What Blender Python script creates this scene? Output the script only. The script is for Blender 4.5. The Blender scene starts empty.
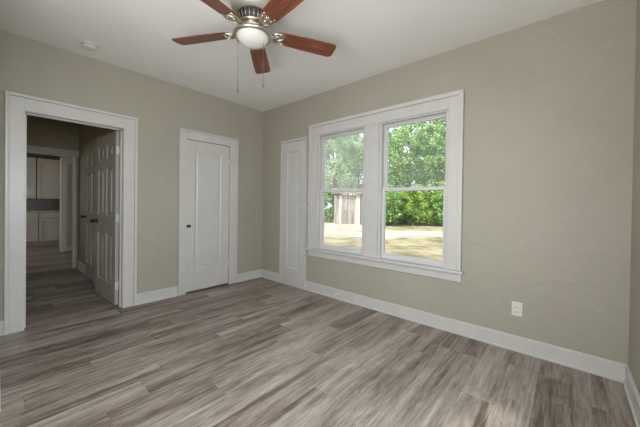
import bpy, bmesh, math, random
from mathutils import Vector, Matrix
PI = math.pi
S = bpy.context.scene
COL = S.collection
random.seed(4)

# ------------------------------------------------------------------ camera
YAW, PITCH, ROLL = .7203, -.0085, .0137
cam_d = bpy.data.cameras.new('camera')
cam = bpy.data.objects.new('camera', cam_d); COL.objects.link(cam)
F = Vector((-math.sin(YAW)*math.cos(PITCH), math.cos(YAW)*math.cos(PITCH), math.sin(PITCH)))
R0 = Vector((math.cos(YAW), math.sin(YAW), 0)); U0 = R0.cross(F)
R = R0*math.cos(ROLL)+U0*math.sin(ROLL); U = -R0*math.sin(ROLL)+U0*math.cos(ROLL)
mw = Matrix((R, U, -F)).transposed().to_4x4(); mw.translation = Vector((3.7759, -2.8725, 1.2038))
cam.matrix_world = mw
cam_d.sensor_width = 36; cam_d.lens = 283.7/640*36; cam_d.shift_y = (206.6-213.5)/640
cam_d.clip_start = .02; cam_d.clip_end = 300
S.camera = cam

# ------------------------------------------------------------------ light and exposure
S.view_settings.view_transform = 'Standard'; S.view_settings.look = 'None'
S.view_settings.gamma = 1; S.view_settings.use_curve_mapping = False
S.view_settings.exposure = 0.04
S.cycles.use_denoising = True
S.cycles.max_bounces = 10; S.cycles.diffuse_bounces = 7; S.cycles.glossy_bounces = 4
S.cycles.transparent_max_bounces = 16; S.cycles.sample_clamp_indirect = 6
S.cycles.caustics_reflective = False; S.cycles.caustics_refractive = False

W = bpy.data.worlds.new('sky'); S.world = W; W.use_nodes = True
nt = W.node_tree; nt.nodes.clear()
wo = nt.nodes.new('ShaderNodeOutputWorld'); bg = nt.nodes.new('ShaderNodeBackground')
sky = nt.nodes.new('ShaderNodeTexSky'); sky.sky_type = 'HOSEK_WILKIE'
sky.sun_direction = Vector((-.30, -.9, .76)).normalized(); sky.turbidity = 4; sky.ground_albedo = .3
mixw = nt.nodes.new('ShaderNodeMix'); mixw.data_type = 'RGBA'; mixw.inputs[0].default_value = .75
mixw.inputs[7].default_value = (.86, .93, 1, 1)
nt.links.new(sky.outputs[0], mixw.inputs[6]); nt.links.new(mixw.outputs[2], bg.inputs[0])
bg.inputs[1].default_value = 2.0
nt.links.new(bg.outputs[0], wo.inputs[0])

def light(name, kind, energy, color, loc, rot=None, size=None, size_y=None, direction=None, spread=None):
    d = bpy.data.lights.new(name, kind); d.energy = energy; d.color = color
    o = bpy.data.objects.new(name, d); COL.objects.link(o); o.location = loc
    if direction: o.rotation_euler = Vector(direction).to_track_quat('-Z', 'Y').to_euler()
    if kind == 'AREA':
        d.shape = 'RECTANGLE'; d.size = size; d.size_y = size_y or size
        if spread: d.spread = spread
    if kind == 'SUN': d.angle = math.radians(.6)
    return o
light('sun', 'SUN', 7.0, (1, .95, .86), (0, -6, 10), direction=(.30, .9, -.76))
# fill lamps added, unseen, behind the photographer and in the kitchen; hall window daylight
light('fill_front', 'AREA', 54, (.96, .98, 1), (2.90, -3.33, 1.45), size=1.05, size_y=1.55, direction=(.2, 1, 1.25))
light('fill_side', 'AREA', 72, (.90, .96, 1), (4.11, -2.65, 1.5), size=.9, size_y=1.4, direction=(-.8, .1, -1.0))
light('daylight_hall_window', 'AREA', .35, (.70, .84, 1), (-1.6, -4.15, 1.5), size=.9, size_y=1.2, direction=(0, 1, 0))
light('fill_kitchen', 'AREA', 15, (1, .96, .88), (-5.6, -4.6, 1.6), size=1.2, size_y=1.2, direction=(-.1, 1, 0))

# ------------------------------------------------------------------ materials
def mat(name, col, rough=.5, metal=0, spec=.5):
    m = bpy.data.materials.new(name); m.use_nodes = True
    b = m.node_tree.nodes['Principled BSDF']
    b.inputs['Base Color'].default_value = (*col, 1); b.inputs['Roughness'].default_value = rough
    b.inputs['Metallic'].default_value = metal; b.inputs['Specular IOR Level'].default_value = spec
    return m, m.node_tree, b
def N(nt, typ, **kw):
    n = nt.nodes.new('ShaderNode'+typ)
    for k, v in kw.items():
        if k.startswith('i'): n.inputs[int(k[1:])].default_value = v
        else: setattr(n, k, v)
    return n
def math_(nt, op, a, b=None, c=None):
    n = nt.nodes.new('ShaderNodeMath'); n.operation = op
    for i, v in enumerate((a, b, c)):
        if v is None: continue
        if isinstance(v, (int, float)): n.inputs[i].default_value = v
        else: nt.links.new(v, n.inputs[i])
    return n.outputs[0]
def ramp(nt, fac, stops):
    n = nt.nodes.new('ShaderNodeValToRGB'); e = n.color_ramp.elements
    while len(e) < len(stops): e.new(.5)
    for i, (p, c) in enumerate(stops): e[i].position = p; e[i].color = (*c, 1)
    nt.links.new(fac, n.inputs[0]); return n.outputs[0]
def noise(nt, vec, scale, detail=4, rough=.5, dist=0):
    n = nt.nodes.new('ShaderNodeTexNoise'); n.inputs['Scale'].default_value = scale
    n.inputs['Detail'].default_value = detail; n.inputs['Roughness'].default_value = rough; n.inputs['Distortion'].default_value = dist
    if vec is not None: nt.links.new(vec, n.inputs['Vector'])
    return n.outputs['Fac']
def coords(nt, kind='Object'): return nt.nodes.new('ShaderNodeTexCoord').outputs[kind]
def mapping(nt, vec, scale=(1,1,1), rot=(0,0,0)):
    n = nt.nodes.new('ShaderNodeMapping'); n.inputs['Scale'].default_value = scale; n.inputs['Rotation'].default_value = rot
    nt.links.new(vec, n.inputs[0]); return n.outputs[0]
def bump(nt, b, h, strength, dist):
    n = nt.nodes.new('ShaderNodeBump'); n.inputs['Strength'].default_value = strength; n.inputs['Distance'].default_value = dist
    nt.links.new(h, n.inputs['Height']); nt.links.new(n.outputs[0], b.inputs['Normal'])
def mottled(name, c1, c2, scale, rough=.5, bs=0, bd=.002, bscale=None, **kw):
    m, nt, b = mat(name, c1, rough, **kw); co = coords(nt)
    nt.links.new(ramp(nt, noise(nt, co, scale), [(.35, c1), (.65, c2)]), b.inputs['Base Color'])
    if bs: bump(nt, b, noise(nt, co, bscale or scale, 5, .6), bs, bd)
    return m

M = {}
# greige hand-trowelled wall paint
m, nt_, b = mat('wall_paint', (.42, .39, .325), .55, spec=.35); co = coords(nt_)
nt_.links.new(ramp(nt_, noise(nt_, co, 1.3, 3), [(.3, (.392, .367, .306)), (.7, (.425, .398, .334))]), b.inputs['Base Color'])
h = math_(nt_, 'ADD', math_(nt_, 'MULTIPLY', noise(nt_, co, 5, 3, .5, .6), 1.0), math_(nt_, 'MULTIPLY', noise(nt_, co, 45, 4, .6), .10))
bump(nt_, b, h, .8, .014)
M['wall'] = m
M['ceiling'] = mottled('ceiling_paint', (.87, .86, .845), (.89, .88, .865), 3, .7, .3, .003, 60, spec=.3)
M['trim'] = mottled('white_trim_paint', (.59, .58, .565), (.62, .61, .595), 6, .35, .15, .002, 25)
M['door'] = mottled('white_door_paint', (.59, .58, .56), (.62, .61, .59), 4, .35, .12, .002, 30)
M['halldoor'] = mottled('glossy_shaded_door_paint', (.46, .42, .37), (.50, .46, .41), 4, .22, .1, .002, 30)  # white paint darkened: the hall's shade is put into the colour
M['hallwall'] = mottled('shaded_hall_wall_paint', (.26, .215, .14), (.29, .24, .16), 2, .5, .3, .006, 8)  # same paint as the room, darkened to carry the hall's shade
M['kitchenwall'] = mottled('kitchen_wall_paint', (.50, .46, .32), (.54, .50, .36), 2, .5)
M['cabinet'] = mottled('cabinet_paint', (.49, .46, .425), (.53, .50, .465), 3, .4)
M['worktop'] = mottled('worktop_laminate', (.36, .32, .27), (.45, .40, .34), 30, .3)
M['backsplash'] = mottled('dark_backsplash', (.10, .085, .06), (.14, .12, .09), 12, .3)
M['black'] = mottled('matte_black_metal', (.012, .012, .012), (.02, .02, .02), 20, .35)
M['nickel'] = mottled('brushed_nickel', (.52, .47, .40), (.62, .57, .49), 25, .32, metal=1)
M['chain'] = mottled('aged_chain_metal', (.07, .06, .045), (.10, .085, .065), 60, .6)
M['housing'] = mottled('champagne_enamel', (.46, .43, .37), (.52, .49, .43), 6, .35, metal=.35)
M['vinyl'] = mottled('white_vinyl', (.66, .66, .67), (.69, .69, .70), 6, .3)
M['plastic'] = mottled('white_plastic', (.72, .71, .68), (.75, .74, .71), 10, .35)
M['slot'] = mottled('dark_slot', (.04, .04, .04), (.05, .05, .05), 10, .6)
M['brown_hinge'] = mottled('painted_hinge', (.64, .63, .61), (.68, .67, .65), 20, .35)

# vinyl planks running along y
m, nt_, b = mat('vinyl_plank_floor', (.3, .27, .24), .38, spec=.45); co = coords(nt_)
sx = N(nt_, 'SeparateXYZ'); nt_.links.new(co, sx.inputs[0]); X, Y = sx.outputs[0], sx.outputs[1]
PWD, PLN = .182, 1.22
fx = math_(nt_, 'DIVIDE', math_(nt_, 'ADD', X, 20.03), PWD); row = math_(nt_, 'FLOOR', fx); fu = math_(nt_, 'FRACT', fx)
wn = N(nt_, 'TexWhiteNoise', noise_dimensions='1D'); nt_.links.new(row, wn.inputs['W'])
fy = math_(nt_, 'ADD', math_(nt_, 'DIVIDE', math_(nt_, 'ADD', Y, 20), PLN), math_(nt_, 'MULTIPLY', wn.outputs['Value'], 7.3))
colm = math_(nt_, 'FLOOR', fy); fv = math_(nt_, 'FRACT', fy)
cb = N(nt_, 'CombineXYZ'); nt_.links.new(row, cb.inputs[0]); nt_.links.new(colm, cb.inputs[1])
wn2 = N(nt_, 'TexWhiteNoise', noise_dimensions='3D'); nt_.links.new(cb.outputs[0], wn2.inputs['Vector'])
rnd = wn2.outputs['Value']
cv = N(nt_, 'CombineXYZ')
nt_.links.new(math_(nt_, 'ADD', X, math_(nt_, 'MULTIPLY', rnd, 37)), cv.inputs[0]); nt_.links.new(Y, cv.inputs[1]); nt_.links.new(math_(nt_, 'MULTIPLY', rnd, 91), cv.inputs[2])
g1 = noise(nt_, mapping(nt_, cv.outputs[0], (6.5, .55, 1)), 1.0, 5, .6, .9)        # broad bands along the plank
g2 = noise(nt_, mapping(nt_, cv.outputs[0], (60, 3.2, 1)), 1.0, 6, .75, .5)      # fine grain
g3 = noise(nt_, mapping(nt_, cv.outputs[0], (14, 3.5, 1)), 1.6, 4, .6, 1.2)      # knots and cathedrals
t = math_(nt_, 'ADD', math_(nt_, 'MULTIPLY', g1, .72), math_(nt_, 'MULTIPLY', g2, .60))
t = math_(nt_, 'ADD', t, math_(nt_, 'MULTIPLY', g3, .25))
t = math_(nt_, 'ADD', t, math_(nt_, 'MULTIPLY', math_(nt_, 'SUBTRACT', rnd, .5), .15))
col = ramp(nt_, t, [(.58, (.066, .048, .036)), (.70, (.165, .131, .106)), (.82, (.30, .256, .220)), (1.0, (.48, .435, .39))])
e1 = math_(nt_, 'LESS_THAN', math_(nt_, 'MINIMUM', fu, math_(nt_, 'SUBTRACT', 1, fu)), .008)
e2 = math_(nt_, 'LESS_THAN', math_(nt_, 'MINIMUM', fv, math_(nt_, 'SUBTRACT', 1, fv)), .0013)
edge = math_(nt_, 'MAXIMUM', e1, e2)
mx = N(nt_, 'Mix', data_type='RGBA'); nt_.links.new(math_(nt_, 'MULTIPLY', edge, .35), mx.inputs[0]); nt_.links.new(col, mx.inputs[6]); mx.inputs[7].default_value = (.03, .025, .02, 1)
nt_.links.new(mx.outputs[2], b.inputs['Base Color'])
nt_.links.new(math_(nt_, 'ADD', .30, math_(nt_, 'MULTIPLY', g2, .2)), b.inputs['Roughness'])
bump(nt_, b, math_(nt_, 'SUBTRACT', math_(nt_, 'MULTIPLY', g2, .3), edge), .25, .002)
M['floor'] = m

# fan blade wood: grain along local x
m, nt_, b = mat('cherry_blade_wood', (.2, .07, .04), .28); co = coords(nt_)
g = noise(nt_, mapping(nt_, co, (3, 40, 1)), 1, 5, .6, .6)
nt_.links.new(ramp(nt_, g, [(.3, (.075, .024, .014)), (.5, (.17, .052, .028)), (.7, (.27, .095, .052))]), b.inputs['Base Color'])
M['blade'] = m
# frosted lamp bowl with a faint emission
m, nt_, b = mat('frosted_lamp_glass', (.60, .585, .55), .22)
b.inputs['Emission Color'].default_value = (1, .95, .86, 1); b.inputs['Emission Strength'].default_value = .05
M['bowl'] = m
# window glass: clear, and with a film of dust
def glass(name, dust):
    m = bpy.data.materials.new(name); m.use_nodes = True; nt = m.node_tree; nt.nodes.clear()
    o = N(nt, 'OutputMaterial'); tr = N(nt, 'BsdfTransparent'); gl = N(nt, 'BsdfGlossy'); gl.inputs['Roughness'].default_value = .02
    fr = N(nt, 'Fresnel'); fr.inputs[0].default_value = 1.3
    a = N(nt, 'MixShader'); nt.links.new(fr.outputs[0], a.inputs[0]); nt.links.new(tr.outputs[0], a.inputs[1]); nt.links.new(gl.outputs[0], a.inputs[2])
    tl = N(nt, 'BsdfTranslucent'); tl.inputs[0].default_value = (.95, .97, 1, 1)
    c = N(nt, 'MixShader'); nt.links.new(a.outputs[0], c.inputs[1]); nt.links.new(tl.outputs[0], c.inputs[2])
    f = noise(nt, coords(nt), 5, 4)
    nt.links.new(math_(nt, 'MULTIPLY', math_(nt, 'ADD', f, .5), dust), c.inputs[0])
    nt.links.new(c.outputs[0], o.inputs[0]); return m
M['glass'] = glass('window_glass', .015)
M['dusty'] = glass('dusty_window_glass', .07)
M['screened'] = glass('screened_window_glass', .18)
M['film'] = glass('filmy_window_glass', .08)

# outdoors
m, nt_, b = mat('dry_lawn', (.4, .35, .2), .9, spec=.1); co = coords(nt_)
a1 = ramp(nt_, noise(nt_, mapping(nt_, co, (1, 1, 1)), .9, 6, .65), [(.38, (.24, .20, .125)), (.5, (.40, .34, .225)), (.64, (.55, .49, .36))])
a2 = ramp(nt_, noise(nt_, co, 14, 4, .7), [(.3, (.45, .5, .35)), (.7, (1, 1, 1))])
mx = N(nt_, 'Mix', data_type='RGBA', blend_type='MULTIPLY'); mx.inputs[0].default_value = 1
nt_.links.new(a1, mx.inputs[6]); nt_.links.new(a2, mx.inputs[7]); nt_.links.new(mx.outputs[2], b.inputs['Base Color'])
M['lawn'] = m
M['sunlit_band'] = mottled('sunlit_lawn_band', (.34, .30, .21), (.60, .56, .47), 1.1, .9, spec=.1)  # pale tone paints the sunlit band of the lawn
def leafmat(name, cs):
    m = bpy.data.materials.new(name); m.use_nodes = True; nt = m.node_tree; nt.nodes.clear()
    o = N(nt, 'OutputMaterial'); d = N(nt, 'BsdfDiffuse'); tl = N(nt, 'BsdfTranslucent'); mxs = N(nt, 'MixShader'); mxs.inputs[0].default_value = .25
    c = ramp(nt, noise(nt, coords(nt), 1.5, 6, .8), [(.38, cs[0]), (.5, cs[1]), (.62, cs[2])])
    nt.links.new(c, d.inputs[0]); nt.links.new(c, tl.inputs[0])
    nt.links.new(d.outputs[0], mxs.inputs[1]); nt.links.new(tl.outputs[0], mxs.inputs[2]); nt.links.new(mxs.outputs[0], o.inputs[0]); return m
M['leaf1'] = leafmat('green_leaves', [(.08, .17, .05), (.30, .50, .16), (.60, .76, .36)])
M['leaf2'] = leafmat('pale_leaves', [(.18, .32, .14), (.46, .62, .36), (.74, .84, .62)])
M['leaf3'] = leafmat('deep_leaves', [(.05, .12, .02), (.28, .46, .08), (.58, .72, .22)])
M['bark'] = mottled('tree_bark', (.16, .12, .09), (.34, .28, .22), 6, .9, spec=.1)
m, nt_, b = mat('weathered_boards', (.4, .36, .3), .9, spec=.1); co = coords(nt_)
nt_.links.new(ramp(nt_, noise(nt_, mapping(nt_, co, (7, 7, .6)), 1, 4), [(.3, (.20, .175, .15)), (.7, (.50, .46, .41))]), b.inputs['Base Color'])
M['boards'] = m
M['pale_boards'] = mottled('pale_boards', (.62, .58, .52), (.75, .71, .64), 8, .8)
M['rust'] = mottled('rusty_roof', (.26, .19, .14), (.36, .29, .23), 3, .8)

# ------------------------------------------------------------------ mesh helpers
class MB:
    def __init__(s): s.v = []; s.f = []; s.sm = []
    def add(s, vs, fs, smooth=False):
        k = len(s.v); s.v += [tuple(v) for v in vs]; s.f += [tuple(i+k for i in f) for f in fs]; s.sm += [smooth]*len(fs); return s
    def box(s, x0, x1, y0, y1, z0, z1):
        x0, x1 = sorted((x0, x1)); y0, y1 = sorted((y0, y1)); z0, z1 = sorted((z0, z1))
        return s.add([(x0,y0,z0),(x1,y0,z0),(x1,y1,z0),(x0,y1,z0),(x0,y0,z1),(x1,y0,z1),(x1,y1,z1),(x0,y1,z1)],
              [(0,3,2,1),(4,5,6,7),(0,1,5,4),(1,2,6,5),(2,3,7,6),(3,0,4,7)])
    def frustum(s, a, b):   # two rects (4 verts each, same winding)
        return s.add(a+b, [(3,2,1,0),(4,5,6,7),(0,1,5,4),(1,2,6,5),(2,3,7,6),(3,0,4,7)])
    def lathe(s, prof, c=(0,0,0), n=40, axis='z', smooth=True):
        vs = []; fs = []
        for r, z in prof:
            for i in range(n):
                a = 2*PI*i/n; p = (r*math.cos(a), r*math.sin(a), z)
                if axis == 'x': p = (p[2], p[0], p[1])
                if axis == 'y': p = (p[1], p[2], p[0])
                vs.append((p[0]+c[0], p[1]+c[1], p[2]+c[2]))
        for j in range(len(prof)-1):
            for i in range(n): fs.append((j*n+i, j*n+(i+1)%n, (j+1)*n+(i+1)%n, (j+1)*n+i))
        fs.append(tuple(range(n))[::-1]); fs.append(tuple(range((len(prof)-1)*n, len(prof)*n)))
        return s.add(vs, fs, smooth)
    def tube(s, pts, r, n=8, closed=False):
        pts = [Vector(p) for p in pts]; vs = []; fs = []; L = len(pts)
        for i, p in enumerate(pts):
            a = pts[(i-1) % L] if (i or closed) else p; b_ = pts[(i+1) % L] if (i < L-1 or closed) else p
            d = (b_-a).normalized(); u = d.orthogonal().normalized() if abs(d.z) > .95 else d.cross(Vector((0,0,1))).normalized(); w = d.cross(u)
            rr = r[i] if isinstance(r, (list, tuple)) else r
            for k in range(n): vs.append(p+(u*math.cos(2*PI*k/n)+w*math.sin(2*PI*k/n))*rr)
        for i in range(L if closed else L-1):
            j = (i+1) % L
            for k in range(n): fs.append((i*n+k, i*n+(k+1)%n, j*n+(k+1)%n, j*n+k))
        if not closed: fs.append(tuple(range(n))[::-1]); fs.append(tuple(range((L-1)*n, L*n)))
        return s.add(vs, fs, True)
    def prism(s, out, z0, z1):
        n = len(out); return s.add([(x,y,z0) for x,y in out]+[(x,y,z1) for x,y in out],
            [tuple(range(n))[::-1], tuple(range(n, 2*n))]+[(i, (i+1)%n, n+(i+1)%n, n+i) for i in range(n)])
    def build(s, name, m, parent=None, bevel=0, loc=None, rot=None):
        me = bpy.data.meshes.new(name); me.from_pydata(s.v, [], s.f); me.update()
        bm = bmesh.new(); bm.from_mesh(me); bmesh.ops.recalc_face_normals(bm, faces=bm.faces); bm.to_mesh(me); bm.free()
        me.polygons.foreach_set('use_smooth', s.sm)
        me.materials.append(m); o = bpy.data.objects.new(name, me); COL.objects.link(o)
        if parent: o.parent = parent
        if loc: o.location = loc
        if rot: o.rotation_euler = rot
        if bevel:
            md = o.modifiers.new('b', 'BEVEL'); md.width = bevel; md.segments = 2; md.limit_method = 'ANGLE'; md.harden_normals = False
        return o
def empty(name, loc=(0,0,0), rz=0):
    o = bpy.data.objects.new(name, None); COL.objects.link(o); o.location = loc; o.rotation_euler = (0,0,rz); o.empty_display_size = .1; return o
def tag(o, label, cat, group=None):
    o['label'] = label; o['category'] = cat
    if group: o['group'] = group
    return o
def struct(o): o['kind'] = 'structure'; return o

H = 2.7; RW = 4.1; FY = -3.34; T = .13
# ------------------------------------------------------------------ structure
struct(MB().box(-7.7, RW+T, -5.2, .14, -.12, 0).build('floor', M['floor']))
struct(MB().box(-T, RW+T, FY-T, .14, H, H+.1).build('ceiling', M['ceiling']))
wl = MB()
wl.box(-T, 0, FY-T, -2.722, 0, H).box(-T, 0, -2.722, -1.918, 2.04, H).box(-T, 0, -1.918, -1.232, 0, H)
wl.box(-T, 0, -1.232, -.607, 2.037, H).box(-T, -.06, -1.232, -.607, 0, 2.037).box(-T, 0, -.607, .14, 0, H)
struct(wl.build('wall_left', M['wall']))
ww = MB(); OT, OB = 2.155, .585      # window openings 1.20..1.96 and 2.14..2.90
ww.box(0, .485, 0, .14, 0, H).box(.485, .985, 0, .14, 2.12, H).box(.485, .985, .05, .14, 0, 2.12).box(.985, 1.20, 0, .14, 0, H)
ww.box(1.20, 2.90, 0, .14, 0, OB).box(1.20, 2.90, 0, .14, OT, H).box(1.96, 2.14, 0, .14, OB, OT).box(2.90, RW+T, 0, .14, 0, H)
struct(ww.build('wall_back', M['wall']))
# right wall with an unseen window opening, added for light, beside the camera; front wall jogs and has a wide assumed window behind the camera
wr = MB(); wr.box(RW, RW+T, -2.15, .0, 0, H).box(RW, RW+T, FY-T, -3.15, 0, H).box(RW, RW+T, -3.15, -2.15, 0, .75).box(RW, RW+T, -3.15, -2.15, 2.25, H)
struct(wr.build('wall_right', M['wall']))
wf = MB(); wf.box(0, 1.36, FY, -2.882, 0, H); wf.box(0, 2.35, FY-T, FY, 0, H).box(3.45, RW, FY-T, FY, 0, H).box(2.35, 3.45, FY-T, FY, 0, .65).box(2.35, 3.45, FY-T, FY, 2.25, H)
struct(wf.build('wall_front', M['wall']))
wfw = empty('window_2', (2.35, FY, .65)); struct(wfw)
fr = MB().box(0, 1.1, -.10, -.06, 0, .06).box(0, 1.1, -.10, -.06, 1.54, 1.6).box(0, .06, -.10, -.06, 0, 1.6).box(1.04, 1.1, -.10, -.06, 0, 1.6).box(0, 1.1, -.10, -.06, .77, .82)
fr.build('window_frame', M['vinyl'], wfw)
MB().box(-.12, 0, 0, .02, -.1, 1.72).box(1.1, 1.22, 0, .02, -.1, 1.72).box(-.12, 1.22, 0, .02, 1.6, 1.72).box(-.12, 1.22, 0, .02, -.1, 0).build('window_casing', M['trim'], wfw)
wsw = empty('added_window_3', (RW, -3.15, .75)); struct(wsw)  # unseen window, added to let light into the room
MB().box(.06, .1, 0, 1, 0, .06).box(.06, .1, 0, 1, 1.44, 1.5).box(.06, .1, 0, .06, 0, 1.5).box(.06, .1, .94, 1, 0, 1.5).box(.06, .1, 0, 1, .72, .77).build('window_frame', M['vinyl'], wsw)

# baseboards (board with a shoe moulding)
def base(name, segs):
    b_ = MB()
    for axis, wall, s, a0, a1 in segs:      # wall plane, inward sign, span
        for (d0, d1, z0, z1) in ((0, .015, 0, .118), (0, .010, .118, .128), (.015, .028, 0, .018)):
            if axis == 'x': b_.box(wall+s*d0, wall+s*d1, a0, a1, z0, z1)
            else: b_.box(a0, a1, wall+s*d0, wall+s*d1, z0, z1)
    struct(b_.build(name, M['trim'], bevel=.003))
base('baseboard_left', [('x', 0, 1, -2.882, -2.828), ('x', 0, 1, -1.802, -1.334), ('x', 0, 1, -.477, 0)])
base('baseboard_back', [('y', 0, -1, 0, .470), ('y', 0, -1, 1.01, RW)])
base('baseboard_right', [('x', RW, -1, FY, 0)])
base('baseboard_front', [('y', -2.882, 1, 0, 1.375), ('x', 1.36, 1, FY, -2.882), ('y', FY, 1, 1.36, RW)])

# door casing: flat board and a raised back band, jamb lining
def casing(name, parent, y0, y1, top, iy0, iy1, itop, jamb=True, band=.026):
    b_ = MB()
    b_.box(0, .018, y0+band, iy0, 0, top-band).box(0, .018, iy1, y1-band, 0, top-band).box(0, .018, iy0, iy1, itop, top-band)
    b_.box(0, .034, y0, y0+band, 0, top).box(0, .034, y1-band, y1, 0, top).box(0, .034, y0+band, y1-band, top-band, top)
    b_.build(name, M['trim'], parent, bevel=.003)
    if jamb:
        j = MB().box(-T-.01, .004, iy0-.018, iy0+.004, 0, itop+.018).box(-T-.01, .004, iy1-.004, iy1+.018, 0, itop+.018).box(-T-.01, .004, iy0, iy1, itop-.004, itop+.018)
        j.box(-T+.045, -T+.08, iy0+.004, iy0+.016, 0, itop-.004).box(-T+.045, -T+.08, iy1-.016, iy1-.004, 0, itop-.004).box(-T+.045, -T+.08, iy0, iy1, itop-.016, itop-.004)
        j.build('jamb', M['trim'], parent)

def panel_leaf(w, h, t, panels, raised=True, depth=.010):
    """leaf in local x 0..w, y -t/2..t/2, z 0..h; panels = list of (x0,x1,z0,z1)"""
    b_ = MB(); xs = sorted({0, w, *[p[0] for p in panels], *[p[1] for p in panels]})
    for i in range(len(xs)-1):
        xa, xb = xs[i], xs[i+1]; xm = (xa+xb)/2
        zs = sorted([(p[2], p[3]) for p in panels if p[0] < xm < p[1]]); z = 0
        for z0, z1 in zs: b_.box(xa, xb, -t/2, t/2, z, z0); z = z1
        b_.box(xa, xb, -t/2, t/2, z, h)
    for x0, x1, z0, z1 in panels:
        b_.box(x0, x1, -t/2+depth, t/2-depth, z0, z1)
        for s in (-1, 1):
            f = s*(t/2-depth); g = .014      # sloped sticking round the panel
            for (a, c) in (((x0,z0,x0+g,z0+g), (x0,z1,x0+g,z1-g)), ((x1,z0,x1-g,z0+g), (x1,z1,x1-g,z1-g)), ((x0,z0,x0+g,z0+g), (x1,z0,x1-g,z0+g)), ((x0,z1,x0+g,z1-g), (x1,z1,x1-g,z1-g))):
                o1, o2 = s*t/2, f
                b_.add([(a[0],o1,a[1]),(a[2],o2,a[3]),(c[2],o2,c[3]),(c[0],o1,c[1]),(a[0],o2,a[1]),(c[0],o2,c[1])], [(0,1,2,3),(0,4,1),(3,2,5)])
            if raised:
                m1, m2 = .032, .052
                q = lambda m_, y: [(x0+m_,y,z0+m_),(x1-m_,y,z0+m_),(x1-m_,y,z1-m_),(x0+m_,y,z1-m_)]
                if x1-x0 > 2.4*m2: b_.frustum(q(m1, f), q(m2, s*(t/2-.002)))
                else: b_.frustum(q(.022, f), q(.034, s*(t/2-.002)))
    return b_
def six_panels(w, h):
    st, mu = .11, .095; pw = (w-2*st-mu)/2; cols = ((st, st+pw), (st+pw+mu, w-st)); r = h/2.03
    return [(a, b_, z0*r, z1*r) for a, b_ in cols for z0, z1 in ((.22, .82), (1.03, 1.62), (1.73, 1.90))]
def knob(name, parent, loc, axis, s, m=None, r=.027):
    prof = [(.030*1.0, 0), (.030, .006), (.012, .010), (.011, .032), (r*.8, .038), (r, .048), (r*.95, .058), (r*.6, .066), (.001, .068)]
    prof = [(p[0], p[1]*s) for p in prof]
    return MB().lathe(prof, loc, 24, axis).build(name, m or M['black'], parent)

# door_1: cased doorway with the six-panel leaf swung open into the hall
d1 = empty('door_1', (0, 0, 0)); struct(d1)
casing('casing', d1, -2.828, -1.802, 2.166, -2.706, -1.933, 2.024)
lw = .745
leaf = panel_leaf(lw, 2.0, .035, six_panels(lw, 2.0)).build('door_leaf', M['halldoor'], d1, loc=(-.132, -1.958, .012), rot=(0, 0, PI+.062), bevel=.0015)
for s in (1, -1): knob('door_knob', leaf, (lw-.065, s*.0175, .94), 'y', s)
for z in (.22, 1.0, 1.78):
    hg = MB().box(-.004, .0, -.018, .016, z-.045, z+.045).lathe([(.007, z-.047), (.007, z+.047)], (-.006, -.02, 0), 12).build('hinge', M['brown_hinge'], leaf)
# door_2: closed one-panel door
d2 = empty('door_2', (0, 0, 0)); struct(d2)
casing('casing', d2, -1.334, -.477, 2.158, -1.232, -.607, 2.037, jamb=False, band=.02)
lw2 = .617
l2 = panel_leaf(lw2, 2.015, .035, [(.112, lw2-.125, .285, 1.875)], raised=False, depth=.009).build('door_leaf', M['door'], d2, loc=(-.020, -1.228, .018), rot=(0, 0, PI/2), bevel=.0015)
bb = MB(); bb.frustum([(.14,-.0085,.313),(lw2-.153,-.0085,.313),(lw2-.153,-.0085,1.847),(.14,-.0085,1.847)], [(.152,-.0135,.325),(lw2-.165,-.0135,.325),(lw2-.165,-.0135,1.835),(.152,-.0135,1.835)]).build('raised_panel', M['door'], l2)
MB().box(.006, .056, -.025, -.0175, .852, .890).lathe([(.013, -.0175), (.012, -.036), (.004, -.038)], (.036, 0, .871), 16, 'y').build('latch', M['black'], l2)
for z in (.28, 1.78):
    MB().lathe([(.0065, z-.045), (.0065, z+.045)], (lw2+.003, -.021, 0), 12).box(lw2-.012, lw2+.012, -.019, -.017, z-.04, z+.04).build('hinge', M['brown_hinge'], l2)
# door_3: narrow cupboard door on the window wall
d3 = empty('door_3', (0, 0, 0)); struct(d3)
MB().box(.470, .490, -.030, 0, 0, 2.145).box(.986, 1.010, -.030, 0, 0, 2.145).box(.490, .986, -.030, 0, 2.115, 2.145).build('casing', M['trim'], d3, bevel=.002)
l3 = panel_leaf(.490, 2.085, .030, [(.125, .375, .235, 1.945)], raised=False, depth=.009).build('door_leaf', M['door'], d3, loc=(.493, -.008, .025), bevel=.0015)
MB().frustum([(.150,-.006,.26),(.35,-.006,.26),(.35,-.006,1.92),(.150,-.006,1.92)], [(.158,-.011,.268),(.342,-.011,.268),(.342,-.011,1.912),(.158,-.011,1.912)]).build('raised_panel', M['door'], l3)
MB().lathe([(.010, -.015), (.008, -.026), (.016, -.034), (.017, -.041), (.010, -.047), (.001, -.048)], (.433, 0, 1.12), 20, 'y').build('door_knob', M['plastic'], l3)
MB().box(.484, .986, -.024, -.001, 0, .024).build('threshold', M['trim'], d3)

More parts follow.
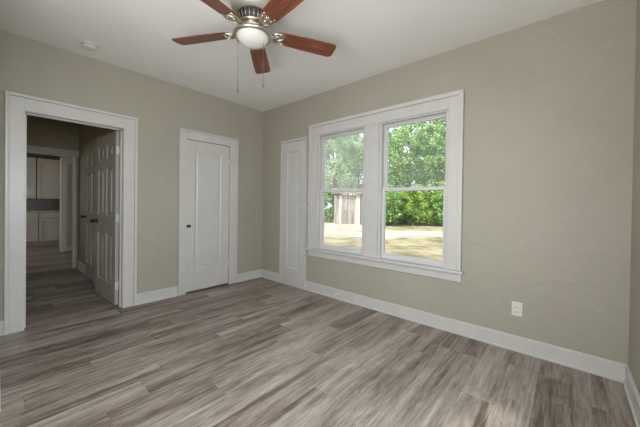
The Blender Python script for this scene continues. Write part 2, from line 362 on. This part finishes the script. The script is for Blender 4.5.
# ------------------------------------------------------------------ window_1 : paired double-hung window
w1 = empty('window_1', (0, 0, 0)); struct(w1)
X0, X1, ZT = 1.065, 3.03, 2.285
c = MB(); bd = .038
c.box(X0+bd, 1.20, -.018, 0, .60, ZT-bd).box(2.90, X1-bd, -.018, 0, .60, ZT-bd).box(1.96, 2.14, -.018, 0, .60, 2.135).box(1.20, 2.90, -.018, 0, 2.135, ZT-bd)
c.box(X0, X0+bd, -.040, 0, .60, ZT).box(X1-bd, X1, -.040, 0, .60, ZT).box(X0+bd, X1-bd, -.040, 0, ZT-bd, ZT)
c.build('window_casing', M['trim'], w1, bevel=.003)
MB().box(X0-.022, X1+.022, -.062, .0, .574, .600).box(1.20, 2.90, 0, .14, .565, .597).build('window_sill', M['trim'], w1, bevel=.004)
MB().box(X0, X1, -.020, 0, .492, .574).build('apron', M['trim'], w1, bevel=.003)
for i, (a, e) in enumerate(((1.20, 1.96), (2.14, 2.90))):
    j = MB().box(a, a+.016, -.001, .14, .597, 2.15).box(e-.016, e, -.001, .14, .597, 2.15).box(a+.016, e-.016, -.001, .14, 2.134, 2.15)
    j.box(a+.016, a+.030, .0, .032, .597, 2.134).box(e-.030, e-.016, .0, .032, .597, 2.134).box(a+.03, e-.03, 0, .032, 2.120, 2.134)   # stops
    j.build('window_frame', M['trim'], w1, bevel=.0015)
    A, E_ = a+.016, e-.016
    def sash(y0, y1, z0, z1, st, br, tr, gm):
        s_ = MB().box(A, A+st, y0, y1, z0, z1).box(E_-st, E_, y0, y1, z0, z1).box(A+st, E_-st, y0, y1, z0, z0+br).box(A+st, E_-st, y0, y1, z1-tr, z1)
        o = s_.build('sash', M['vinyl'], w1, bevel=.002)
        MB().box(A+st-.004, E_-st+.004, (y0+y1)/2-.002, (y0+y1)/2+.002, z0+br-.004, z1-tr+.004).build('glass_pane', gm, o)
        return o
    lo = sash(.036, .070, .598, 1.398, .042, .062, .034, M['dusty'] if i == 0 else M['glass'])
    up = sash(.074, .108, 1.362, 2.134, .042, .036, .046, M['screened'] if i == 0 else M['film'])
    xm = (a+e)/2
    MB().box(xm-.028, xm+.028, .030, .060, 1.398, 1.406).lathe([(.010, 1.406), (.010, 1.418), (.004, 1.420)], (xm, .045, 0), 14).box(xm-.006, xm+.03, .036, .046, 1.410, 1.417).build('sash_lock', M['plastic'], lo)
    MB().box(xm-.05, xm+.05, .026, .036, .618, .628).build('sash_lift', M['vinyl'], lo)

# ------------------------------------------------------------------ hall and kitchen seen through doorway
hy = -1.895
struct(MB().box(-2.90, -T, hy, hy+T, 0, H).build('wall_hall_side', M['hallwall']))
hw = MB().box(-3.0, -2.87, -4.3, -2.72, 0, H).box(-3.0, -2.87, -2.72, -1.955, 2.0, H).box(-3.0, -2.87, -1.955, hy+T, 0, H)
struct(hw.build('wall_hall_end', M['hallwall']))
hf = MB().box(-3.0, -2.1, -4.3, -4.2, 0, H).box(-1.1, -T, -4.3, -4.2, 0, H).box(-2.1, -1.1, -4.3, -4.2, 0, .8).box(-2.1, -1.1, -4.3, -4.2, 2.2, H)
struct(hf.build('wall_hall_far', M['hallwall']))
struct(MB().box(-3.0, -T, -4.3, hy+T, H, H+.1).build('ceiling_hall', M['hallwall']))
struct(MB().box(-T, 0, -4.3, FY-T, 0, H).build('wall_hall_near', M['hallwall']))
base('baseboard_hall', [('y', hy, -1, -2.87, -2.145)])
# door_4: closed dark-knobbed door in the hall wall
d4 = empty('door_4', (0, 0, 0)); struct(d4)
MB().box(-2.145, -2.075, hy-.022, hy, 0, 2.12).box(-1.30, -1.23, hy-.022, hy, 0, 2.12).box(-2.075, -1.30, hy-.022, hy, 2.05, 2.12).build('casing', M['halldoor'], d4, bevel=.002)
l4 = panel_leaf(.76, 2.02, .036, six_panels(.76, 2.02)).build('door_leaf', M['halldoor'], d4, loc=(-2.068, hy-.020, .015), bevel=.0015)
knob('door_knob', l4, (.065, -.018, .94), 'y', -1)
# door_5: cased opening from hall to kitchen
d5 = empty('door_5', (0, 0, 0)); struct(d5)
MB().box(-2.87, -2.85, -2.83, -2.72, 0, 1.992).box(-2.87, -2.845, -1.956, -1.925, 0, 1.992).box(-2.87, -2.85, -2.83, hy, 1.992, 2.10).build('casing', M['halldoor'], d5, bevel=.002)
MB().box(-3.0, -2.842, -1.972, -1.955, 0, 2.0).box(-3.0, -2.86, -2.72, -2.70, 0, 2.0).box(-3.0, -2.86, -2.70, -1.972, 1.985, 2.0).build('jamb', M['trim'], d5)
# kitchen shell
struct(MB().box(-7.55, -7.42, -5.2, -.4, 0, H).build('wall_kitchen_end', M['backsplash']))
ks = MB().box(-7.42, -5.9, -1.52, -1.40, 0, H)
struct(ks.build('wall_kitchen_side', M['kitchenwall']))
struct(MB().box(-5.32, -5.20, -1.86, -.4, 0, H).build('wall_kitchen_stub', M['kitchenwall']))
st = MB().box(-5.20, -5.18, -1.875, -1.77, 0, 2.22).box(-5.335, -5.185, -1.885, -1.86, 0, 2.22).box(-5.20, -5.18, -1.77, -1.30, 2.08, 2.22)
struct(st.build('trim_1', M['vinyl'], bevel=.002))
base('baseboard_kitchen', [('x', -5.20, 1, -1.80, -1.2)])
struct(MB().box(-7.55, -3.0, -5.2, -.4, H, H+.1).build('ceiling_kitchen', M['ceiling']))
struct(MB().box(-7.42, -3.0, -.5, -.4, 0, H).build('wall_kitchen_far', M['kitchenwall']))
kf = MB().box(-7.42, -6.2, -5.2, -5.1, 0, H).box(-5.0, -3.0, -5.2, -5.1, 0, H).box(-6.2, -5.0, -5.2, -5.1, 0, 1).box(-6.2, -5.0, -5.2, -5.1, 2.2, H)
struct(kf.build('wall_kitchen_near', M['kitchenwall']))
struct(MB().box(-3.0, -2.87, -5.2, -4.3, 0, H).build('wall_kitchen_corner', M['kitchenwall']))

def shaker(w, h, rail=.06, t=.030):
    return MB().box(0, t, 0, rail, 0, h).box(0, t, w-rail, w, 0, h).box(0, t, rail, w-rail, 0, rail).box(0, t, rail, w-rail, h-rail, h).box(0, t*.5, rail, w-rail, rail, h-rail)
def base_cabinet(y0, y1, label):
    o = tag(empty('base_cabinet', (-7.40, y0, 0)), label, 'cabinet', 'kitchen base cabinets'); w = y1-y0
    MB().box(0, .60, 0, w, .10, .875).box(0, .54, 0, w, 0, .10).build('body', M['cabinet'], o)
    MB().box(0, .03, 0, w-.02, 0, .12).build('drawer', M['cabinet'], o, loc=(.601, .01, .745), bevel=.002)
    shaker(w-.02, .585).build('door', M['cabinet'], o, loc=(.601, .01, .115), bevel=.002)
base_cabinet(-2.62, -2.145, 'grey painted base cabinet at the left, seen through the doorways')
base_cabinet(-2.14, -1.66, 'grey painted base cabinet at the right, next to the yellow wall end')
tag(MB().box(-7.41, -6.77, -2.64, -1.62, .877, .92).build('worktop', M['worktop'], bevel=.004), 'pale worktop laid over the kitchen base cabinets', 'worktop')
u2 = tag(empty('wall_cabinet', (-7.40, -2.155, 1.25)), 'plain grey wall cabinet with a solid door above the worktop', 'cabinet')
MB().box(0, .32, 0, .50, 0, 1.1).build('body', M['cabinet'], u2)
shaker(.48, 1.08).build('door', M['cabinet'], u2, loc=(.321, .01, .01), bevel=.002)
u1 = tag(empty('wall_cabinet', (-7.40, -2.60, 1.25)), 'wall cabinet with bluish glazed door, left of the plain one', 'cabinet')
MB().box(0, .32, 0, .43, 0, 1.1).build('body', M['cabinet'], u1)
dd = MB().box(0, .018, 0, .05, 0, 1.08).box(0, .018, .36, .41, 0, 1.08).box(0, .018, .05, .36, 0, .05).box(0, .018, .05, .36, 1.03, 1.08).box(0, .018, .05, .36, .38, .41).box(0, .018, .195, .215, .05, 1.03).build('door', M['cabinet'], u1, loc=(.321, .01, .01))
MB().box(.004, .008, .05, .36, .05, 1.03).build('glass_pane', mottled('bluish_glass', (.42, .47, .5), (.55, .6, .63), 9, .1), dd)

# ------------------------------------------------------------------ ceiling fan
fan = tag(empty('ceiling_fan', (1.99, -1.62, H)), 'five-bladed ceiling fan with cherry wood blades and white lamp bowl', 'ceiling fan')
MB().lathe([(.155, 0), (.158, -.012), (.158, -.060), (.150, -.085), (.128, -.100), (.060, -.102)], n=64).build('housing', M['housing'], fan)
v = MB().lathe([(.075, -.10), (.108, -.104), (.086, -.165), (.050, -.178)], n=48)
v.build('vent_core', M['slot'], fan)
rb = MB()
for k in range(22):
    a = 2*PI*k/22; ca, sa = math.cos(a), math.sin(a)
    rb.tube([(ca*.118, sa*.118, -.100), (ca*.108, sa*.108, -.130), (ca*.096, sa*.096, -.170)], .0028, 6)
rb.lathe([(.096, -.166), (.100, -.170), (.100, -.176), (.092, -.180), (.04, -.180)], n=48)
rb.build('vent_grille', M['nickel'], fan)
MB().lathe([(.060, -.178), (.082, -.184), (.086, -.204), (.080, -.212), (.060, -.216)], n=48).build('flywheel', M['nickel'], fan)
MB().lathe([(.055, -.208), (.065, -.220), (.105, -.226), (.134, -.238), (.142, -.252), (.141, -.262), (.130, -.268), (.119, -.266), (.116, -.250)], n=64).build('lamp_rim', M['nickel'], fan)
MB().lathe([(.119, -.252), (.118, -.264), (.110, -.281), (.094, -.299), (.070, -.314), (.038, -.323), (.001, -.326)], n=64).build('lamp_bowl', M['bowl'], fan)
def blade_outline():
    pts = []; w0, w1, r0, r1 = .056, .073, .175, .665
    rc = .035
    for k in range(7): a = -PI/2+PI/2*k/6; pts.append((r1-rc+rc*math.cos(a), -w1+rc+rc*math.sin(a)))
    for k in range(7): a = PI/2*k/6; pts.append((r1-rc+rc*math.cos(a), w1-rc+rc*math.sin(a)))
    pts += [(.42, .070), (.25, .062)]
    for k in range(5): a = PI/2+PI/2*k/4; pts.append((r0+.03+.03*math.cos(a), w0-.03+.03*math.sin(a)))
    for k in range(5): a = PI+PI/2*k/4; pts.append((r0+.03+.03*math.cos(a), -w0+.03+.03*math.sin(a)))
    pts += [(.25, -.062), (.42, -.070)]
    return pts
bl = MB().prism(blade_outline(), -.003, .003)
def iron():
    i_ = MB()
    i_.tube([(.085, 0, .020), (.115, 0, .002), (.15, 0, -.006), (.19, 0, -.008)], [.011, .009, .008, .006], 8)
    for s in (-1, 1):   # scrolled leaf arms either side and the cup that follows the blade root
        i_.tube([(.125, 0, -.004), (.145, s*.022, -.007), (.165, s*.040, -.008), (.20, s*.050, -.008), (.232, s*.047, -.008), (.250, s*.038, -.008)], [.006, .006, .006, .005, .005, .004], 8)
        i_.tube([(.150, 0, -.007), (.170, s*.016, -.009), (.195, s*.020, -.009), (.215, s*.010, -.009), (.222, 0, -.009)], .0045, 8)
        i_.lathe([(.007, -.012), (.007, -.004)], (.205, s*.034, 0), 12)
    i_.box(.155, .235, -.046, .046, -.0065, -.0035)
    i_.lathe([(.007, -.013), (.007, -.004)], (.226, 0, 0), 12)
    return i_
b0 = bl.build('blade', M['blade'], fan, bevel=.001)
ir = MB(); 
i0 = iron().build('blade_iron', M['nickel'], b0)
for k in range(5):
    bo = b0 if k == 0 else b0.copy()
    if k: COL.objects.link(bo); io = i0.copy(); COL.objects.link(io); io.parent = bo
    bo.parent = fan; a = .489+PI+k*2*PI/5
    bo.location = (0, 0, -.222); bo.rotation_mode = 'XYZ'
    bo.rotation_euler = (Matrix.Rotation(a, 4, 'Z') @ Matrix.Rotation(math.radians(-12), 4, 'X')).to_euler()
for (dx, dy, zb) in ((-.083, -.072, -.675), (.063, .052, -.635)):
    ch = MB(); z = -.235
    ch.tube([(0, 0, z), (0, 0, zb+.03)], .0014, 6)
    while z > zb+.03: ch.lathe([(.0004, z-.0022), (.0021, z), (.0004, z+.0022)], n=6); z -= .012
    co_ = ch.build('pull_chain', M['chain'], fan, loc=(dx, dy, 0))
    MB().lathe([(.0015, zb+.030), (.0035, zb+.024), (.0035, zb+.008), (.002, zb)], n=12).build('pull', M['chain'], co_)

# ------------------------------------------------------------------ small things
sd = tag(empty('smoke_detector', (.30, -2.29, H)), 'round white smoke detector on the ceiling near the left wall', 'smoke detector')
MB().lathe([(.066, 0), (.066, -.010)], n=40).build('mounting_plate', M['plastic'], sd)
MB().lathe([(.060, -.010), (.060, -.018), (.056, -.030), (.040, -.036), (.001, -.037)], n=40).build('cover', M['plastic'], sd)
MB().lathe([(.061, -.012), (.0615, -.0165)], n=40).build('vent_ring', M['slot'], sd)
ot = tag(empty('electrical_outlet', (3.462, 0, .350)), 'white duplex electrical outlet low on the window wall', 'outlet')
pl = MB().box(-.036, .036, -.006, 0, -.058, .058).build('cover_plate', M['plastic'], ot, bevel=.003)
for z in (-.020, .020):
    r_ = MB().box(-.017, .017, -.009, -.005, z-.014, z+.014).build('receptacle', M['plastic'], ot, bevel=.002)
    MB().box(-.009, -.0065, -.0095, -.0085, z-.003, z+.008).box(.0065, .009, -.0095, -.0085, z-.003, z+.008).lathe([(.0028, -.0095), (.0028, -.0085)], (0, 0, z-.008), 10, 'y').build('slots', M['slot'], r_)
MB().lathe([(.003, -.0075), (.003, -.0055)], (0, 0, 0), 10, 'y').build('screw', M['nickel'], ot)
ds = tag(empty('door_stop', (1.60, -.015, .075)), 'small white door stop screwed to the baseboard under the window', 'door stop')
MB().lathe([(.013, 0), (.013, -.006), (.006, -.010), (.006, -.050)], n=16, axis='y').build('stem', M['plastic'], ds)
MB().lathe([(.010, -.048), (.013, -.052), (.013, -.066), (.008, -.070)], n=16, axis='y').build('rubber_tip', M['plastic'], ds)
ct = tag(empty('cupboard_catch', (1.040, 0, 1.150)), 'tiny white catch on the wall between cupboard door and window', 'catch')
MB().box(-.010, .010, -.007, 0, -.022, .022).build('plate', M['plastic'], ct, bevel=.002)
MB().box(-.020, .004, -.014, -.007, -.006, .006).build('bolt', M['plastic'], ct, bevel=.001)

# ------------------------------------------------------------------ outdoors
GZ = -.5
g = MB(); n = 60; gx0, gx1, gy0, gy1 = -60, 40, -60, 70
vs = [(gx0+(gx1-gx0)*i/n, gy0+(gy1-gy0)*j/n, GZ+(random.uniform(-.04, .04))) for j in range(n+1) for i in range(n+1)]
fs = [(j*(n+1)+i, j*(n+1)+i+1, (j+1)*(n+1)+i+1, (j+1)*(n+1)+i) for j in range(n) for i in range(n)]
g.add(vs, fs, True); struct(g.build('ground', M['lawn']))
struct(MB().box(-7.7, -.35, -6.2, .45, H+.25, H+.45).box(-.35, RW+.4, -3.62, .45, H+.25, H+.45).build('roof', M['rust']))  # hall-side overhang lengthened, out of view, to keep sun off the hall floor

def foliage(rx, ry, z0, z1, nclump, nleaf, ls, seed):
    rd = random.Random(seed); vs = []; fs = []
    for c_ in range(nclump):
        while True:
            p = Vector((rd.uniform(-1, 1), rd.uniform(-1, 1), rd.uniform(-1, 1)))
            if p.length < 1: break
        p = p.normalized()*(p.length**.5)
        cc = Vector((p.x*rx, p.y*ry, (z0+z1)/2+p.z*(z1-z0)/2)); cr = rd.uniform(.45, .95)*min(rx, 2.2)*.42
        for l_ in range(nleaf):
            q = Vector((rd.gauss(0, 1), rd.gauss(0, 1), rd.gauss(0, .7))).normalized()*cr*rd.uniform(.5, 1)
            o = cc+q; a = Vector((rd.gauss(0, 1), rd.gauss(0, 1), rd.gauss(0, .5))).normalized(); b_ = a.orthogonal().normalized()
            b_.rotate(Matrix.Rotation(rd.uniform(0, 6.28), 3, a)); s = ls*rd.uniform(.6, 1.3); k = len(vs)
            nn = a.cross(b_)*s*.25
            vs += [o-a*s, o+b_*s*.45+nn, o+a*s, o-b_*s*.45+nn]; fs.append((k, k+1, k+2, k+3))
    return vs, fs
protos = [foliage(2.5, 2.2, 2.2, 9.5, 62, 90, .17, 1), foliage(2.3, 2.2, 3.0, 11, 55, 90, .17, 2), foliage(1.7, 1.4, .1, 3.6, 60, 85, .13, 3)]
pm = []
for i, (vs, fs) in enumerate(protos):
    for mm in ('leaf1', 'leaf2', 'leaf3'):
        me = bpy.data.meshes.new('foliage'); me.from_pydata([tuple(v_) for v_ in vs], [], fs); me.update(); me.materials.append(M[mm]); pm.append(me)
def trunk_mesh(h, r, seed, br=5):
    rd = random.Random(seed); b_ = MB(); x = y = 0; pts = []
    for k in range(9): pts.append((x, y, h*k/8)); x += rd.uniform(-.12, .12); y += rd.uniform(-.12, .12)
    b_.tube(pts, [r*(1.25 if k == 0 else 1-.09*k) for k in range(9)], 9)
    for k in range(br):
        p = pts[rd.randint(3, 7)]; a = rd.uniform(0, 6.28); L = rd.uniform(1, 2.2)
        b_.tube([p, (p[0]+math.cos(a)*L*.5, p[1]+math.sin(a)*L*.5, p[2]+L*.5), (p[0]+math.cos(a)*L, p[1]+math.sin(a)*L, p[2]+L*1.1)], [r*.45, r*.3, r*.12], 6)
    return b_
tm = [trunk_mesh(8.5, .16, s).build('trunk', M['bark']) for s in (1, 2, 3)]
sm = trunk_mesh(2.4, .05, 9, 8).build('stem', M['bark'])
def tree(x, y, kind, leafm, label, sc=1, rz=0, tk=0, shrub=False):
    o = tag(empty('shrub' if shrub else 'tree', (x, y, GZ-.02), rz), label, 'shrub' if shrub else 'tree', 'shrubs at the edge of the lawn' if shrub else 'trees behind the lawn'); o.scale = (sc, sc, sc)
    f_ = bpy.data.objects.new('foliage', pm[kind*3+leafm]); COL.objects.link(f_); f_.parent = o
    s_ = (sm if shrub else tm[tk]).copy(); COL.objects.link(s_); s_.parent = o
    return o
def at(u, D):   # ground point seen below pixel column u at horizontal depth D
    d = F.to_2d().normalized()*D + R0.to_2d()*((u-320)/283.7*D); return 3.776+d.x, -2.8725+d.y
TL = [ # u, depth, kind, leaf, scale, label
 (333, 31.5, 1, 1, 1.1, 'pale tree at the left of the left window pane, beside the shed'),
 (388, 31.5, 0, 0, 1.15, 'green tree at the left edge of the right window'),
 (436, 31.0, 1, 0, 1.15, 'broad green tree filling the right half of the right window'),
 (484, 31.5, 0, 0, 1.15, 'green tree standing farthest right, beyond the right window casing'),
 (358, 37.5, 1, 1, 1.2, 'pale tall tree rising straight behind the plank shed'),
 (411, 37.0, 1, 0, 1.2, 'green tree at the middle of the right window, set back behind its neighbours'),
 (462, 37.0, 1, 0, 1.2, 'tall green tree at the right edge of the right window, set back'),
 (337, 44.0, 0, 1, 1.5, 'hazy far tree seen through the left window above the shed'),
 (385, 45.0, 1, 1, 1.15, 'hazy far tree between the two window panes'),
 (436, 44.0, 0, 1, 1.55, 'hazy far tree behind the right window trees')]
for k, (u, D, kd, lf, sc, lb) in enumerate(TL):
    x, y = at(u, D); tree(x, y, kd, lf, lb, sc, k*1.3, k % 3)
SL = [(325, 26.5, 0, 'bright shrub at the left edge of the left window'), (386, 24.2, 0, 'shrub at the left edge of the right window, front row'),
 (418, 24.0, 2, 'deep green shrub at the centre of the right window, front row'), (449, 23.8, 0, 'shrub at the right edge of the right window, front row'),
 (402, 27.2, 2, 'deep green shrub left of centre in the right window, back row'), (433, 27.0, 2, 'deep green shrub right of centre in the right window, back row'), (370, 28.5, 0, 'shrub behind the window mullion, right of the shed')]
for k, (u, D, lf, lb) in enumerate(SL):
    x, y = at(u, D); tree(x, y, 2, lf, lb, .92, k*2.1, shrub=True)
x, y = 1.9, -9.4
added_tree = tree(x, y, 1, 0, 'unseen tree added outside the front window to dapple the sun patch, on the far side of the house from the lawn', 1.0, .4, 1)  # unseen, added so its leaves break up the sun on the floor
del added_tree['group']
for o in tm+[sm]: bpy.data.objects.remove(o)

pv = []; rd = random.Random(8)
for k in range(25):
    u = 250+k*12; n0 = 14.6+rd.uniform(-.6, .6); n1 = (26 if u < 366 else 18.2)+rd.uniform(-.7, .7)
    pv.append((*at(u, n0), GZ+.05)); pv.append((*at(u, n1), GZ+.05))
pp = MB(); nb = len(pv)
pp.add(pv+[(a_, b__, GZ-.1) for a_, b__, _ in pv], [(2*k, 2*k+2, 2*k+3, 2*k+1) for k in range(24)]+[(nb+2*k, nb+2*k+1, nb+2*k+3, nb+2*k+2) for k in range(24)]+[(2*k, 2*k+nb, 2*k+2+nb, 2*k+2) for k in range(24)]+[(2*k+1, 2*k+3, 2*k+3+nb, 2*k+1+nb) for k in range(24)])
struct(pp.build('sunlit_strip', M['sunlit_band']))  # pale strip laid on the lawn as its bright sunlit band
# plank shed seen through the left pane
sx0, sy0 = at(335, 24)
sh = tag(empty('shed', (sx0, sy0, GZ), YAW), 'weathered grey plank shed with pale corner post and low roof', 'shed'); sh.scale.z = 1.13
wb = MB()
L_ = 3.6
for k in range(18):
    x = k*.2; wb.box(x+.008, x+.192, 0, .03, 0, 2.25+random.uniform(-.03, .03))
wb.box(0, L_, 0.03, .06, .3, .42).box(0, L_, .03, .06, 1.7, 1.82)
for k in range(12): wb.box(0, .03, .04+k*.2, .22+k*.2, 0, 2.2)
wb.build('plank_wall', M['boards'], sh)
MB().box(1.75, 2.1, -.06, 0, 0, 2.35).build('corner_post', M['pale_boards'], sh)
MB().box(.35, .55, -.04, 0, 0, 2.2).build('post', M['pale_boards'], sh)
MB().add([(-.2, -.3, 2.3), (3.8, -.3, 2.3), (3.8, 2.6, 2.75), (-.2, 2.6, 2.75), (-.2, -.3, 2.38), (3.8, -.3, 2.38), (3.8, 2.6, 2.83), (-.2, 2.6, 2.83)], [(0,3,2,1),(4,5,6,7),(0,1,5,4),(1,2,6,5),(2,3,7,6),(3,0,4,7)]).build('roof', M['rust'], sh)
